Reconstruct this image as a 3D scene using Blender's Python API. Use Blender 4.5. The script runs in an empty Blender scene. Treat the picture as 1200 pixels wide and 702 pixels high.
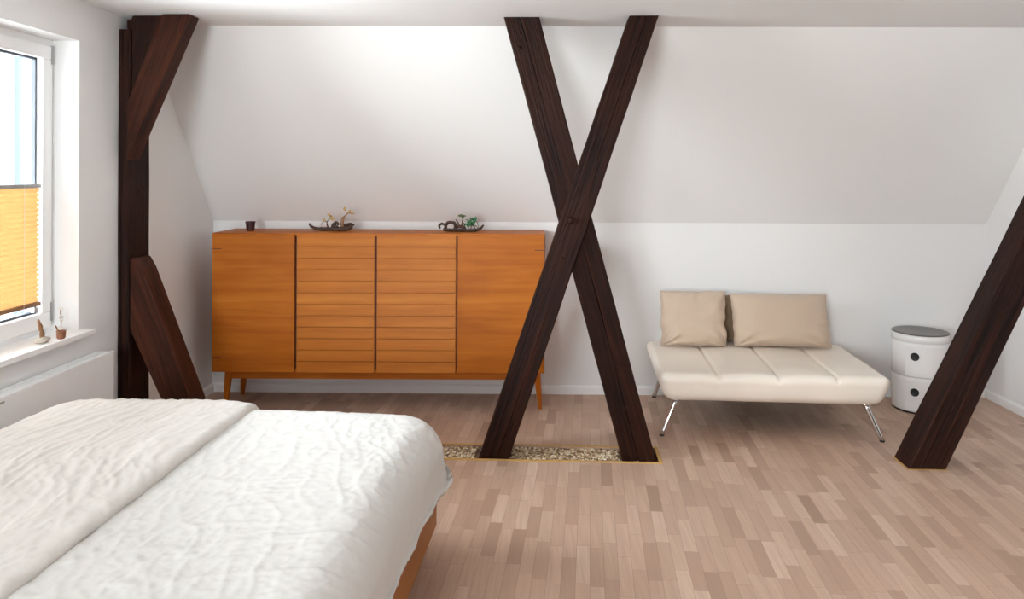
import bpy, bmesh, math, random
from mathutils import Vector, Matrix, noise
random.seed(7)
S = bpy.context.scene
C = S.collection
# ------------------------------------------------------------------ camera
F, PITCH, YAW, ROLL, CX, CY, CAMH = 877.075, 0.00106, -0.00996, 0.00464, 623.437, 203.556, 1.53
def camera():
    cy_, sy_ = math.cos(YAW), math.sin(YAW); cp, sp = math.cos(PITCH), math.sin(PITCH); cr, sr = math.cos(ROLL), math.sin(ROLL)
    xr = Vector((cy_, -sy_, 0)); y0 = Vector((sy_, cy_, 0)); z0 = Vector((0, 0, 1))
    yf = cp*y0 - sp*z0; zu = sp*y0 + cp*z0
    right = cr*xr + sr*zu; up = -sr*xr + cr*zu
    m = Matrix((right, up, -yf)).transposed().to_4x4(); m.translation = (0, 0, CAMH)
    cd = bpy.data.cameras.new('camera'); o = bpy.data.objects.new('camera', cd); C.objects.link(o)
    o.matrix_world = m
    cd.sensor_fit = 'HORIZONTAL'; cd.sensor_width = 36; cd.lens = F/1200*36
    cd.shift_x = (600-CX)/1200; cd.shift_y = (CY-351)/1200
    cd.clip_start = 0.02; cd.clip_end = 200
    S.camera = o
camera()
S.view_settings.view_transform = 'Standard'; S.view_settings.look = 'None'
S.view_settings.gamma = 1; S.view_settings.use_curve_mapping = False
S.view_settings.exposure = 1.76
S.cycles.use_denoising = True
S.cycles.max_bounces = 14; S.cycles.diffuse_bounces = 9; S.cycles.transparent_max_bounces = 12; S.cycles.glossy_bounces = 5
S.cycles.sample_clamp_indirect = 8
S.cycles.caustics_reflective = False; S.cycles.caustics_refractive = False
# ------------------------------------------------------------------ sky
SKY = 9.0
w = bpy.data.worlds.new('sky'); S.world = w; w.use_nodes = True
nt = w.node_tree; nt.nodes.clear()
wo = nt.nodes.new('ShaderNodeOutputWorld'); bg = nt.nodes.new('ShaderNodeBackground'); bg.inputs['Strength'].default_value = SKY
tc = nt.nodes.new('ShaderNodeTexCoord'); sx = nt.nodes.new('ShaderNodeSeparateXYZ'); rp = nt.nodes.new('ShaderNodeValToRGB')
mr = nt.nodes.new('ShaderNodeMapRange'); mr.inputs[1].default_value = -1; mr.inputs[2].default_value = 1
nt.links.new(tc.outputs['Generated'], sx.inputs[0]); nt.links.new(sx.outputs[2], mr.inputs[0]); nt.links.new(mr.outputs[0], rp.inputs[0])
e = rp.color_ramp.elements; e[0].position = 0.0; e[0].color = (.90, .90, .90, 1); e[1].position = 1; e[1].color = (.88, .935, 1, 1)
for p_, c_ in ((.46, (.90, .905, .91, 1)), (.53, (.95, .965, .99, 1))):
    q = e.new(p_); q.color = c_
mx_ = nt.nodes.new('ShaderNodeMapRange'); mx_.inputs[1].default_value = -1; mx_.inputs[2].default_value = .6; mx_.inputs[3].default_value = 1.75*SKY; mx_.inputs[4].default_value = .8*SKY
nt.links.new(sx.outputs[0], mx_.inputs[0]); nt.links.new(mx_.outputs[0], bg.inputs['Strength'])
nt.links.new(rp.outputs[0], bg.inputs[0]); nt.links.new(bg.outputs[0], wo.inputs[0])
# window openings (also used for the sky portals)
WL, WR, YB, YREAR, ZC, ZK, YS = -2.2685, 3.0806, 5.188, -1.6, 2.3677, 1.1883, 4.2792
OPEN_L = [(2.42, 3.664, .735, 2.171), (-.6, .3, .735, 2.171)]      # y0,y1,z0,z1 in the left wall
OPEN_R = [(-2.15, -.75, .6, 2.2)]                                        # x0,x1,z0,z1 in the rear wall
def portal(loc, rot, sx_, sy_):
    l = bpy.data.lights.new('window_daylight', 'AREA'); l.shape = 'RECTANGLE'; l.size = sx_; l.size_y = sy_
    l.cycles.is_portal = True
    o = bpy.data.objects.new('window_daylight', l); C.objects.link(o); o.location = loc; o.rotation_euler = rot
for (y0, y1, z0, z1) in OPEN_L:
    portal((WL-.30, (y0+y1)/2, (z0+z1)/2), (0, -math.pi/2, 0), z1-z0, y1-y0)
for (x0, x1, z0, z1) in OPEN_R:
    portal(((x0+x1)/2, YREAR-.2, (z0+z1)/2), (math.pi/2, 0, 0), x1-x0, z1-z0)

# ------------------------------------------------------------------ node helpers
class N:
    def __init__(s, name):
        s.m = bpy.data.materials.new(name); s.m.use_nodes = True; s.t = s.m.node_tree; s.t.nodes.clear()
        s.out = s.t.nodes.new('ShaderNodeOutputMaterial'); s.b = s.t.nodes.new('ShaderNodeBsdfPrincipled')
        s.t.links.new(s.b.outputs[0], s.out.inputs[0]); s._c = None
    def new(s, ty, ins=None, **kw):
        n = s.t.nodes.new(ty)
        for k, v in kw.items(): setattr(n, k, v)
        for k, v in (ins or {}).items(): s.set(n.inputs[k], v)
        return n
    def set(s, sock, v):
        if isinstance(v, bpy.types.NodeSocket): s.t.links.new(v, sock)
        else: sock.default_value = v
    def co(s):
        if not s._c: s._c = s.new('ShaderNodeTexCoord').outputs['Object']
        return s._c
    def math(s, op, a, b=0.0, c=0.0):
        n = s.new('ShaderNodeMath', operation=op); s.set(n.inputs[0], a); s.set(n.inputs[1], b)
        if len(n.inputs) > 2: s.set(n.inputs[2], c)
        return n.outputs[0]
    def map(s, scale=(1, 1, 1), rot=(0, 0, 0), loc=(0, 0, 0), vec=None):
        return s.new('ShaderNodeMapping', {'Vector': vec or s.co(), 'Scale': scale, 'Rotation': rot, 'Location': loc}).outputs[0]
    def noise(s, vec, scale, detail=4, rough=.55, dist=0):
        return s.new('ShaderNodeTexNoise', {'Vector': vec, 'Scale': scale, 'Detail': detail, 'Roughness': rough, 'Distortion': dist}).outputs[0]
    def ramp(s, fac, stops):
        n = s.new('ShaderNodeValToRGB'); s.set(n.inputs[0], fac); e = n.color_ramp.elements
        e[0].position, e[0].color = stops[0][0], (*stops[0][1], 1); e[1].position, e[1].color = stops[-1][0], (*stops[-1][1], 1)
        for p, c in stops[1:-1]:
            q = e.new(p); q.color = (*c, 1)
        return n.outputs[0]
    def mix(s, f, a, b, mode='MIX'):
        n = s.new('ShaderNodeMix', data_type='RGBA', blend_type=mode)
        s.set(n.inputs[0], f)
        for i, v in ((6, a), (7, b)):
            s.set(n.inputs[i], (*v, 1) if isinstance(v, tuple) and len(v) == 3 else v)
        return n.outputs[2]
    def bump(s, h, strength=.3, dist=.01):
        n = s.new('ShaderNodeBump', {'Height': h, 'Strength': strength, 'Distance': dist}); s.set(s.b.inputs['Normal'], n.outputs[0])
    def done(s, col=None, rough=.5, **kw):
        if col is not None: s.set(s.b.inputs['Base Color'], (*col, 1) if isinstance(col, tuple) and len(col) == 3 else col)
        s.set(s.b.inputs['Roughness'], rough)
        for k, v in kw.items(): s.set(s.b.inputs[k.replace('_', ' ')], v)
        return s.m
def plain(name, col, rough=.5, metal=0, var=.06, nscale=20, bump=.0, **kw):
    n = N(name); f = n.noise(n.co(), nscale)
    c = n.mix(f, tuple(x*(1-var) for x in col), tuple(min(1, x*(1+var)) for x in col))
    if bump: n.bump(n.noise(n.co(), nscale*4), bump, .004)
    return n.done(c, rough, Metallic=metal, **kw)
def plaster(name, col):
    n = N(name)
    f = n.noise(n.co(), 1.3, 3); g = n.noise(n.co(), 90, 4, .6); h = n.noise(n.co(), 7, 3)
    c = n.mix(f, tuple(x*.975 for x in col), col)
    n.bump(n.math('ADD', n.math('MULTIPLY', g, .35), h), .16, .01)
    return n.done(c, .92)
def beam_wood(k=1.0, name='dark_stained_beam_wood'):
    n = N(name)
    v = n.map((20, 20, .8)); v2 = n.map((95, 95, 2.4))
    g = n.noise(v, 1.6, 6, .6, .6); fi = n.noise(v2, 1.0, 5, .65, .2); big = n.noise(n.map((3, 3, 1.3)), 1.3, 3)
    c = n.ramp(g, [(.34, (.002, .0006, .0004)), (.5, (.011, .0029, .0014)), (.68, (.042, .0112, .0050))])
    c = n.mix(n.ramp(fi, [(.42, (0, 0, 0)), (.70, (.9, .9, .9))]), c, (.030, .0085, .0040))
    c = n.mix(n.ramp(big, [(.4, (0, 0, 0)), (.66, (.7, .7, .7))]), c, (.034, .0098, .0045))
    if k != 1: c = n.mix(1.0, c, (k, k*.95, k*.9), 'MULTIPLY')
    n.bump(n.math('ADD', n.math('MULTIPLY', fi, .8), g), .9, .010)
    return n.done(c, .55, Specular_IOR_Level=.13)
def teak(name, base=(.45, .125, .008), dark=(.29, .062, .003), light=(.56, .185, .018), axis=0, figure=.5):
    n = N(name)
    sc = [22, 22, 22]; sc[axis] = 1.1
    sc2 = [120, 120, 120]; sc2[axis] = 3
    g = n.noise(n.map(tuple(sc)), 1.0, 5, .6, 1.0*figure); f = n.noise(n.map(tuple(sc2)), 1.0, 3, .6)
    sc3 = [5, 5, 5]; sc3[axis] = 1.2
    b = n.noise(n.map(tuple(sc3)), 1.0, 3, .5, 1.2*figure)
    c = n.ramp(g, [(.25, dark), (.5, base), (.78, light)])
    c = n.mix(n.math('MULTIPLY', f, .35), c, light)
    c = n.mix(n.ramp(b, [(.35, (.45, .45, .45)), (.62, (0, 0, 0))]), c, dark)
    n.bump(f, .08, .002)
    return n.done(c, .46, Specular_IOR_Level=.2)
def parquet():
    n = N('parquet'); W, L = .0545, .285
    s = n.new('ShaderNodeSeparateXYZ', {0: n.map(rot=(0, 0, math.radians(4.0)))})
    x, y = s.outputs[0], s.outputs[1]
    row = n.math('FLOOR', n.math('DIVIDE', x, W))
    rn = n.new('ShaderNodeTexWhiteNoise', {'W': row}, noise_dimensions='1D').outputs[0]
    yy = n.math('ADD', n.math('DIVIDE', y, L), n.math('MULTIPLY', rn, 7.3))
    col = n.math('FLOOR', yy)
    cv = n.new('ShaderNodeCombineXYZ', {0: row, 1: col, 2: 3.0}).outputs[0]
    wn = n.new('ShaderNodeTexWhiteNoise', {'Vector': cv}, noise_dimensions='3D'); r1 = wn.outputs[0]
    r2 = n.new('ShaderNodeTexWhiteNoise', {'Vector': n.new('ShaderNodeVectorMath', {0: cv, 1: (9.1, 4.7, 2.2)}, operation='ADD').outputs[0]}, noise_dimensions='3D').outputs[0]
    base = n.ramp(r1, [(0, PQ[0]), (.2, PQ[1]), (.75, PQ[2]), (1, PQ[3])])
    base = n.mix(n.math('MULTIPLY', r2, .35), base, PQ[4])
    gv = n.new('ShaderNodeVectorMath', {0: n.map((60, 2.6, 1), rot=(0, 0, math.radians(4.0))), 1: n.new('ShaderNodeVectorMath', {0: wn.outputs[1], 1: (37, 37, 37)}, operation='MULTIPLY').outputs[0]}, operation='ADD').outputs[0]
    g = n.noise(gv, 1.0, 5, .62, .5)
    base = n.mix(n.ramp(g, [(.3, (.42, .42, .42)), (.62, (0, 0, 0))]), base, PQ[0])
    # cloudy wear
    cl = n.noise(n.co(), 2.0, 4); base = n.mix(n.ramp(cl, [(.4, (.18, .18, .18)), (.65, (0, 0, 0))]), base, PQ[1])
    # seams
    fx = n.math('FRACT', n.math('DIVIDE', x, W)); fy = n.math('FRACT', yy)
    ex = n.math('MINIMUM', fx, n.math('SUBTRACT', 1.0, fx)); ey = n.math('MULTIPLY', n.math('MINIMUM', fy, n.math('SUBTRACT', 1.0, fy)), L/W)
    ed = n.math('MINIMUM', ex, ey); seam = n.math('LESS_THAN', ed, .013)
    c = n.mix(n.math('MULTIPLY', seam, .45), base, (.10, .06, .04))
    n.bump(n.math('SUBTRACT', n.math('MULTIPLY', g, .4), seam), .12, .002)
    rr = n.math('ADD', n.math('MULTIPLY', g, .18), .40)
    return n.done(c, rr, Specular_IOR_Level=.38)
PQ = [(.35, .222, .155), (.465, .312, .225), (.565, .395, .295), (.66, .49, .38), (.58, .385, .30)]
def fabric(name, col, scale=900, bump=.25, var=.05, rough=.9):
    n = N(name)
    a = n.noise(n.map((1, .12, 1)), scale, 2); b = n.noise(n.map((.12, 1, 1)), scale, 2); l = n.noise(n.co(), 6, 4)
    k = n.noise(n.map((1, 1.4, 1)), 26, 5, .6, .5)
    c = n.mix(l, tuple(x*(1-var) for x in col), col)
    n.bump(n.math('ADD', n.math('MULTIPLY', n.math('ADD', a, b), .16), k), bump, .006)
    return n.done(c, rough, Sheen_Weight=.15)
def glass_mat():
    n = N('window_glass'); t = n.new('ShaderNodeBsdfTransparent', {'Color': (.94, .975, .985, 1)}); g = n.new('ShaderNodeBsdfGlossy', {'Roughness': .02})
    fr = n.new('ShaderNodeFresnel', {'IOR': 1.45}); ns = n.noise(n.co(), .7, 1)
    mx = n.new('ShaderNodeMixShader'); n.set(mx.inputs[0], n.math('MULTIPLY', fr.outputs[0], n.math('ADD', n.math('MULTIPLY', ns, .05), .85)))
    n.t.links.new(t.outputs[0], mx.inputs[1]); n.t.links.new(g.outputs[0], mx.inputs[2]); n.t.links.new(mx.outputs[0], n.out.inputs[0])
    return n.m
def blind_mat():
    n = N('pleated_blind_fabric'); f = n.noise(n.map((1, 1, 14)), 6, 3)
    c = n.mix(f, (.60, .36, .15), (.64, .40, .18))
    d = n.new('ShaderNodeBsdfDiffuse', {'Color': c}); t = n.new('ShaderNodeBsdfTranslucent', {'Color': n.mix(.8, c, (.60, .375, .155))})
    mx = n.new('ShaderNodeMixShader', {0: .095}); n.t.links.new(d.outputs[0], mx.inputs[1]); n.t.links.new(t.outputs[0], mx.inputs[2]); n.t.links.new(mx.outputs[0], n.out.inputs[0])
    return n.m
M = dict(
    wall=plaster('white_plaster', (.80, .795, .79)), ceil=plaster('ceiling_plaster', (.78, .785, .79)),
    trim=plain('white_trim_paint', (.86, .86, .86), .45, var=.02), pvc=plain('white_window_plastic', (.87, .875, .88), .35, var=.015),
    beam=beam_wood(.85), beam_warm_lit=beam_wood(1.9, 'reddish_window_lit_beam_wood'), floor=parquet(),  # brace wood: its own reddish tone, with window light brightened into the colour
    teak=teak('teak_veneer'), teak_slat=teak('teak_slats', base=(.50, .152, .013), dark=(.36, .095, .006), light=(.62, .225, .028), figure=.2),
    teak_leg=teak('teak_leg', axis=2), bedwood=teak('bed_frame_wood', base=(.34, .125, .028), dark=(.24, .075, .015), light=(.44, .18, .048), axis=1, figure=.4),
    gapwood=plain('dark_red_edge', (.10, .02, .008), .6), ochre=plain('ochre_edging', (.52, .30, .085), .6, var=.2, nscale=30),
    linen=fabric('white_linen', (.63, .61, .58)), linen2=fabric('cream_linen', (.65, .615, .57), bump=.3),
    mattress=fabric('mattress_ticking', (.8, .78, .74)),
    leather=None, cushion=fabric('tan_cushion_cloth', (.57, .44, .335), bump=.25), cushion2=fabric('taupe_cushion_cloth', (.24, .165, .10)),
    chrome=plain('chrome', (.72, .72, .72), .12, 1, var=.03), black=plain('black_rubber', (.01, .01, .01), .6),
    radi=plain('radiator_enamel', (.84, .84, .84), .4, var=.015), grille=plain('radiator_grille', (.86, .86, .86), .5),
    glass=glass_mat(), blind=blind_mat(), grey=plain('grey_metal', (.42, .42, .43), .4, .6), gasket=plain('dark_gasket', (.07, .08, .10), .6),
    binw=plain('white_gloss_plastic', (.78, .77, .765), .22, var=.015), bing=plain('grey_tray_plastic', (.09, .078, .070), .3),
    cup=plain('dark_red_ceramic', (.045, .008, .010), .3, var=.25), drift=plain('driftwood', (.050, .020, .010), .55, var=.6, nscale=60, bump=.4),
    driftlight=plain('carved_pale_wood', (.24, .12, .055), .5, var=.45, nscale=70, bump=.3),
    gold=plain('gold_leaf_petals', (.55, .38, .16), .45, var=.3), green=plain('jade_green_leaves', (.025, .16, .055), .45, var=.4, nscale=50),
    olive=plain('olive_leaves', (.07, .12, .03), .5, var=.4, nscale=50), branch=plain('red_brown_branch', (.10, .030, .015), .55, var=.4, nscale=60),
    clay=plain('brown_clay', (.22, .085, .045), .6, var=.35, nscale=60), stone=plain('pale_stone', (.52, .47, .40), .7, var=.35, nscale=60, bump=.4),
    pale=plain('pale_petals', (.74, .68, .62), .6, var=.15), facade=plain('outside_render', (.13, .165, .215), .9))
def leather():
    n = N('cream_leather'); g = n.new('ShaderNodeTexVoronoi', {'Vector': n.co(), 'Scale': 420.0}).outputs[0]; l = n.noise(n.co(), 5, 3); k = n.noise(n.co(), 16, 4)
    c = n.mix(l, (.86, .775, .68), (.90, .83, .735))
    n.bump(n.math('ADD', n.math('MULTIPLY', g, .12), k), .12, .006)
    return n.done(c, .42, Specular_IOR_Level=.4)
M['leather'] = leather()
def gravel_mat():
    n = N('pebbles'); r = n.new('ShaderNodeNewGeometry').outputs['Random Per Island']
    c = n.ramp(r, [(0, (.16, .08, .035)), (.25, (.36, .22, .11)), (.55, (.62, .45, .27)), (.8, (.80, .66, .47)), (1, (.9, .82, .68))])
    c = n.mix(n.math('MULTIPLY', n.noise(n.co(), 90), .3), c, (.2, .12, .07))
    return n.done(c, .6)
M['pebble'] = gravel_mat()

# ------------------------------------------------------------------ mesh helpers
def link(name, bm, mat, parent=None, smooth=False, loc=None):
    me = bpy.data.meshes.new(name); bmesh.ops.recalc_face_normals(bm, faces=bm.faces[:]); bm.to_mesh(me); bm.free()
    if smooth:
        me.polygons.foreach_set('use_smooth', [True]*len(me.polygons))
    o = bpy.data.objects.new(name, me); C.objects.link(o)
    if isinstance(mat, (list, tuple)):
        for m_ in mat: me.materials.append(M[m_])
    else: me.materials.append(M[mat])
    if parent: o.parent = parent
    if loc: o.location = loc
    return o
def tag(o, label, cat, group=None, kind=None):
    o['label'] = label; o['category'] = cat
    if group: o['group'] = group
    if kind: o['kind'] = kind
    return o
def struct(o): o['kind'] = 'structure'; return o
def empty(name, loc, label, cat, group=None, rz=0):
    o = bpy.data.objects.new(name, None); o.empty_display_size = .1; C.objects.link(o); o.location = loc; o.rotation_euler = (0, 0, rz)
    return tag(o, label, cat, group)
def box(bm, x0, x1, y0, y1, z0, z1, bev=0, seg=2):
    vs = [bm.verts.new(p) for p in ((x0, y0, z0), (x1, y0, z0), (x1, y1, z0), (x0, y1, z0), (x0, y0, z1), (x1, y0, z1), (x1, y1, z1), (x0, y1, z1))]
    fs = [bm.faces.new([vs[i] for i in f]) for f in ((0, 3, 2, 1), (4, 5, 6, 7), (0, 1, 5, 4), (1, 2, 6, 5), (2, 3, 7, 6), (3, 0, 4, 7))]
    if bev:
        es = list({e for f in fs for e in f.edges})
        bmesh.ops.bevel(bm, geom=es, offset=bev, segments=seg, affect='EDGES', profile=.6)
    return bm
def B(*a, **k): return box(bmesh.new(), *a, **k)
def lathe(bm, prof, n=32, c=(0, 0, 0), sx=1, sy=1):
    rings = []
    for r, z in prof:
        if r < 1e-6: rings.append([bm.verts.new((c[0], c[1], c[2]+z))])
        else: rings.append([bm.verts.new((c[0]+r*sx*math.cos(2*math.pi*i/n), c[1]+r*sy*math.sin(2*math.pi*i/n), c[2]+z)) for i in range(n)])
    for a, b in zip(rings, rings[1:]):
        for i in range(n):
            j = (i+1) % n
            if len(a) == 1 and len(b) == 1: continue
            if len(a) == 1: bm.faces.new((a[0], b[j], b[i]))
            elif len(b) == 1: bm.faces.new((a[i], a[j], b[0]))
            else: bm.faces.new((a[i], a[j], b[j], b[i]))
    for rg in (rings[0], rings[-1]):
        if len(rg) > 1:
            bm.faces.new(rg)
    return bm
def cr_(p, k=6):
    P = [Vector(q[:3]) for q in p]; R = [q[3] for q in p]; out = []
    for i in range(len(P)-1):
        a, b, c, d = P[max(i-1, 0)], P[i], P[i+1], P[min(i+2, len(P)-1)]
        for j in range(k):
            t = j/k
            out.append((.5*((2*b)+(-a+c)*t+(2*a-5*b+4*c-d)*t*t+(-a+3*b-3*c+d)*t**3), R[i]*(1-t)+R[i+1]*t))
    out.append((P[-1], R[-1])); return out
def tube(bm, pts, n=8, k=5, rough=0):
    path = cr_(pts, k) if k > 1 else [(Vector(q[:3]), q[3]) for q in pts]; rings = []
    up = Vector((0, 0, 1)); T0 = (path[1][0]-path[0][0]).normalized()
    if abs(T0.dot(up)) > .9: up = Vector((0, 1, 0))
    u = (up-T0*up.dot(T0)).normalized()
    for i, (p, r) in enumerate(path):
        T = (path[min(i+1, len(path)-1)][0]-path[max(i-1, 0)][0]).normalized()
        u = (u-T*u.dot(T)).normalized(); v = T.cross(u)
        ring = []
        for j in range(n):
            a = 2*math.pi*j/n; q = u*math.cos(a)+v*math.sin(a)
            rr = r*(1+rough*noise.noise((p+q*r)*60))
            ring.append(bm.verts.new(p+q*rr))
        rings.append(ring)
    for a, b in zip(rings, rings[1:]):
        for i in range(n): bm.faces.new((a[i], a[(i+1) % n], b[(i+1) % n], b[i]))
    bm.faces.new(rings[0]); bm.faces.new(rings[-1])
    return bm
def blob(bm, c, r, s=(1, 1, 1), rough=.2, sub=2, rot=None):
    res = bmesh.ops.create_icosphere(bm, subdivisions=sub, radius=1)
    R = rot or Matrix.Identity(3); off = Vector((random.random()*9, random.random()*9, 0))
    for v in res['verts']:
        p = v.co.copy(); k = 1+rough*noise.noise(p*2+off)
        v.co = Vector(c)+R @ Vector((p.x*s[0], p.y*s[1], p.z*s[2]))*r*k
    return bm
def grid_faces(bm, V):
    for i in range(len(V)-1):
        for j in range(len(V[0])-1): bm.faces.new((V[i][j], V[i+1][j], V[i+1][j+1], V[i][j+1]))
def soft_box(hx, hy, hz, r, nx, ny, nz, fn=lambda p: p):
    """box with rounded edges and dense faces; fn deforms each point"""
    bm = bmesh.new(); seen = {}
    def vert(i, j, k):
        key = (i, j, k)
        if key not in seen:
            p = Vector(((2*i/nx-1)*hx, (2*j/ny-1)*hy, (2*k/nz-1)*hz))
            core = Vector((max(-(hx-r), min(hx-r, p.x)), max(-(hy-r), min(hy-r, p.y)), max(-(hz-r), min(hz-r, p.z))))
            d = p-core
            if d.length > 1e-9: p = core+d.normalized()*r
            seen[key] = bm.verts.new(fn(p))
        return seen[key]
    for k in (0, nz):
        for i in range(nx):
            for j in range(ny): bm.faces.new((vert(i, j, k), vert(i+1, j, k), vert(i+1, j+1, k), vert(i, j+1, k)))
    for j in (0, ny):
        for i in range(nx):
            for k in range(nz): bm.faces.new((vert(i, j, k), vert(i+1, j, k), vert(i+1, j, k+1), vert(i, j, k+1)))
    for i in (0, nx):
        for j in range(ny):
            for k in range(nz): bm.faces.new((vert(i, j, k), vert(i, j+1, k), vert(i, j+1, k+1), vert(i, j, k+1)))
    return bm
# ------------------------------------------------------------------ room shell
ROT = math.radians(-1.7)                      # the timber truss stands at a slight angle to the walls
TR = Matrix.Translation((0, 4.0, 0)) @ Matrix.Rotation(ROT, 4, 'Z')
def tr(x, y, z=0): return TR @ Vector((x, y, z))
T = .22
def floor():
    bm = bmesh.new(); X0, X1, Y0, Y1 = WL-.3, WR+.2, YREAR-.2, YB+.2
    out = [(X0, Y0), (X1, Y0), (X1, Y1), (X0, Y1)]; hx0, hx1, hy0, hy1 = -.95, .642, -.016, .188
    inn = [tr(hx0, hy0), tr(hx1, hy0), tr(hx1, hy1), tr(hx0, hy1)]
    o = [bm.verts.new((x, y, 0)) for x, y in out]; i_ = [bm.verts.new((p.x, p.y, 0)) for p in inn]; b = [bm.verts.new((p.x, p.y, -.035)) for p in inn]
    ob = [bm.verts.new((x, y, -.12)) for x, y in out]
    for k in range(4):
        j = (k+1) % 4
        bm.faces.new((o[k], o[j], i_[j], i_[k])); bm.faces.new((i_[k], i_[j], b[j], b[k])); bm.faces.new((o[k], ob[k], ob[j], o[j]))
    bm.faces.new(b); bm.faces.new(ob)
    struct(link('floor', bm, 'floor'))
floor()
def wall_with_holes(name, horiz, x, a0, a1, z0, z1, holes, thick):
    """vertical wall; horiz='y' runs along y at x (thickness to -x), 'x' runs along x at y=x (thickness to -y)"""
    bm = bmesh.new(); cuts = [a0]
    for h in sorted(holes): cuts += [h[0], h[1]]
    cuts.append(a1); hs = sorted(holes)
    def bx(p, q, lo, hi):
        if horiz == 'y': box(bm, x-thick, x, p, q, lo, hi)
        else: box(bm, p, q, x-thick, x, lo, hi)
    for i in range(0, len(cuts), 2): bx(cuts[i], cuts[i+1], z0, z1)
    for h in hs:
        bx(h[0], h[1], z0, h[2]); bx(h[0], h[1], h[3], z1)
    return struct(link(name, bm, 'wall'))
wall_with_holes('wall_left', 'y', WL, YREAR-.2, YB+.2, -.05, ZC+.1, OPEN_L, T)
wall_with_holes('wall_rear', 'x', YREAR, WL, WR, -.05, ZC+.1, OPEN_R, T)
struct(link('wall_right', B(WR, WR+.2, YREAR-.2, YB+.2, -.05, ZC+.1), 'wall'))
struct(link('wall_back', B(WL, WR, YB, YB+.2, -.05, ZK+.02), 'wall'))
def slope():
    bm = bmesh.new(); d = Vector((YS-YB, ZC-ZK)).normalized(); nrm = Vector((d.y, -d.x))
    a = Vector((YB, ZK)); b = Vector((YS, ZC)); a2 = a+nrm*.2-d*.1; b2 = b+nrm*.2+d*.1
    if (nrm.x < 0): a2 = a-nrm*.2-d*.1; b2 = b-nrm*.2+d*.1
    q = [a, b, b2, a2]; L = [bm.verts.new((WL, p.x, p.y)) for p in q]; R = [bm.verts.new((WR, p.x, p.y)) for p in q]
    bm.faces.new(L); bm.faces.new(R[::-1])
    for i in range(4): bm.faces.new((L[i], R[i], R[(i+1) % 4], L[(i+1) % 4]))
    struct(link('wall_slope', bm, 'wall'))
slope()
struct(link('ceiling', B(WL-.3, WR+.2, YREAR-.2, YS, ZC, ZC+.15), 'ceil'))
def skirting(name, p0, p1, inward):
    """profiled skirting from p0 to p1 (xy), inward = unit normal into the room"""
    bm = bmesh.new(); prof = [(0, 0), (.016, 0), (.016, .046), (.013, .052), (.008, .058), (.002, .060), (0, .060)]
    n = Vector(inward); A = [bm.verts.new((p0[0]+n.x*d, p0[1]+n.y*d, z)) for d, z in prof]; Bv = [bm.verts.new((p1[0]+n.x*d, p1[1]+n.y*d, z)) for d, z in prof]
    bm.faces.new(A); bm.faces.new(Bv[::-1])
    for i in range(len(prof)): bm.faces.new((A[i], Bv[i], Bv[(i+1) % len(prof)], A[(i+1) % len(prof)]))
    struct(link(name, bm, 'trim'))
skirting('baseboard_back', (WL, YB), (WR, YB), (0, -1)); skirting('baseboard_right', (WR, YREAR), (WR, YB-.016), (-1, 0))
skirting('baseboard_left', (WL, 4.30), (WL, YB-.016), (1, 0))
# windows -------------------------------------------------------------
def window(idx, y0, y1, z0, z1):
    x = -2.40                                   # inner face of the frame
    bm = bmesh.new(); f = .06
    for a in ((y0, y1, z0, z0+f), (y0, y1, z1-f, z1), (y0, y0+f, z0+f, z1-f), (y1-f, y1, z0+f, z1-f)): box(bm, x-.07, x, *a)
    wf = struct(link('window_%d' % idx, bm, 'pvc')); bv = wf.modifiers.new('bevel', 'BEVEL'); bv.width = .003; bv.segments = 2
    bm = bmesh.new(); s = .065; a0, a1, b0, b1 = y0+.035, y1-.035, z0+.035, z1-.035
    for a in ((a0, a1, b0, b0+s+.01), (a0, a1, b1-s, b1), (a0, a0+s, b0+s+.01, b1-s), (a1-s, a1, b0+s+.01, b1-s)): box(bm, x-.055, x+.018, *a)
    sa = link('sash', bm, 'pvc', wf); bv = sa.modifiers.new('bevel', 'BEVEL'); bv.width = .005; bv.segments = 2
    bm = bmesh.new(); g = .010
    ga = (a0+s, a1-s, b0+s+.01, b1-s)
    for a in ((ga[0], ga[1], ga[2], ga[2]+g), (ga[0], ga[1], ga[3]-g, ga[3]), (ga[0], ga[0]+g, ga[2], ga[3]), (ga[1]-g, ga[1], ga[2], ga[3])): box(bm, x-.030, x-.012, *a)
    link('gasket', bm, 'gasket', wf)
    link('pane', B(x-.030, x-.022, ga[0], ga[1], ga[2], ga[3]), 'glass', wf)
    bm = bmesh.new()
    for zz in (z1-.075, z0+.105): tube(bm, [(x+.008, y1-.018, zz-.045, .006), (x+.008, y1-.018, zz+.045, .006)], 10, 1)
    link('hinge', bm, 'grey', wf)
    # outer jamb of the masonry with render
    bm = bmesh.new()
    for a in ((y0-.02, y0+.03, z0, z1), (y1-.075, y1+.02, z0, z1), (y0, y1, z1-.03, z1+.02), (y0, y1, z0-.02, z0+.03)): box(bm, WL-.27, x-.072, *a)
    link('outer_jamb', bm, 'facade', wf)
    # sill board
    sl = link('window_sill', B(x-.005, -2.205, y0-.045, y1+.044, z0-.016, z0+.010, bev=.004), 'trim', wf)
    return wf
for i, (y0, y1, z0, z1) in enumerate(OPEN_L): window(i+1, y0, y1, z0, z1)
def rear_window():
    x0, x1, z0, z1 = OPEN_R[0]; bm = bmesh.new(); f = .08; ym = YREAR-.12; xm = (x0+x1)/2
    for a in ((x0, x1, z0, z0+f), (x0, x1, z1-f, z1), (x0, x0+f, z0, z1), (x1-f, x1, z0, z1), (xm-.05, xm+.05, z0, z1)): box(bm, a[0], a[1], ym-.06, ym, a[2], a[3])
    wf = struct(link('window_3', bm, 'pvc')); link('pane', B(x0+f, x1-f, ym-.036, ym-.028, z0+f, z1-f), 'glass', wf)
rear_window()
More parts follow.
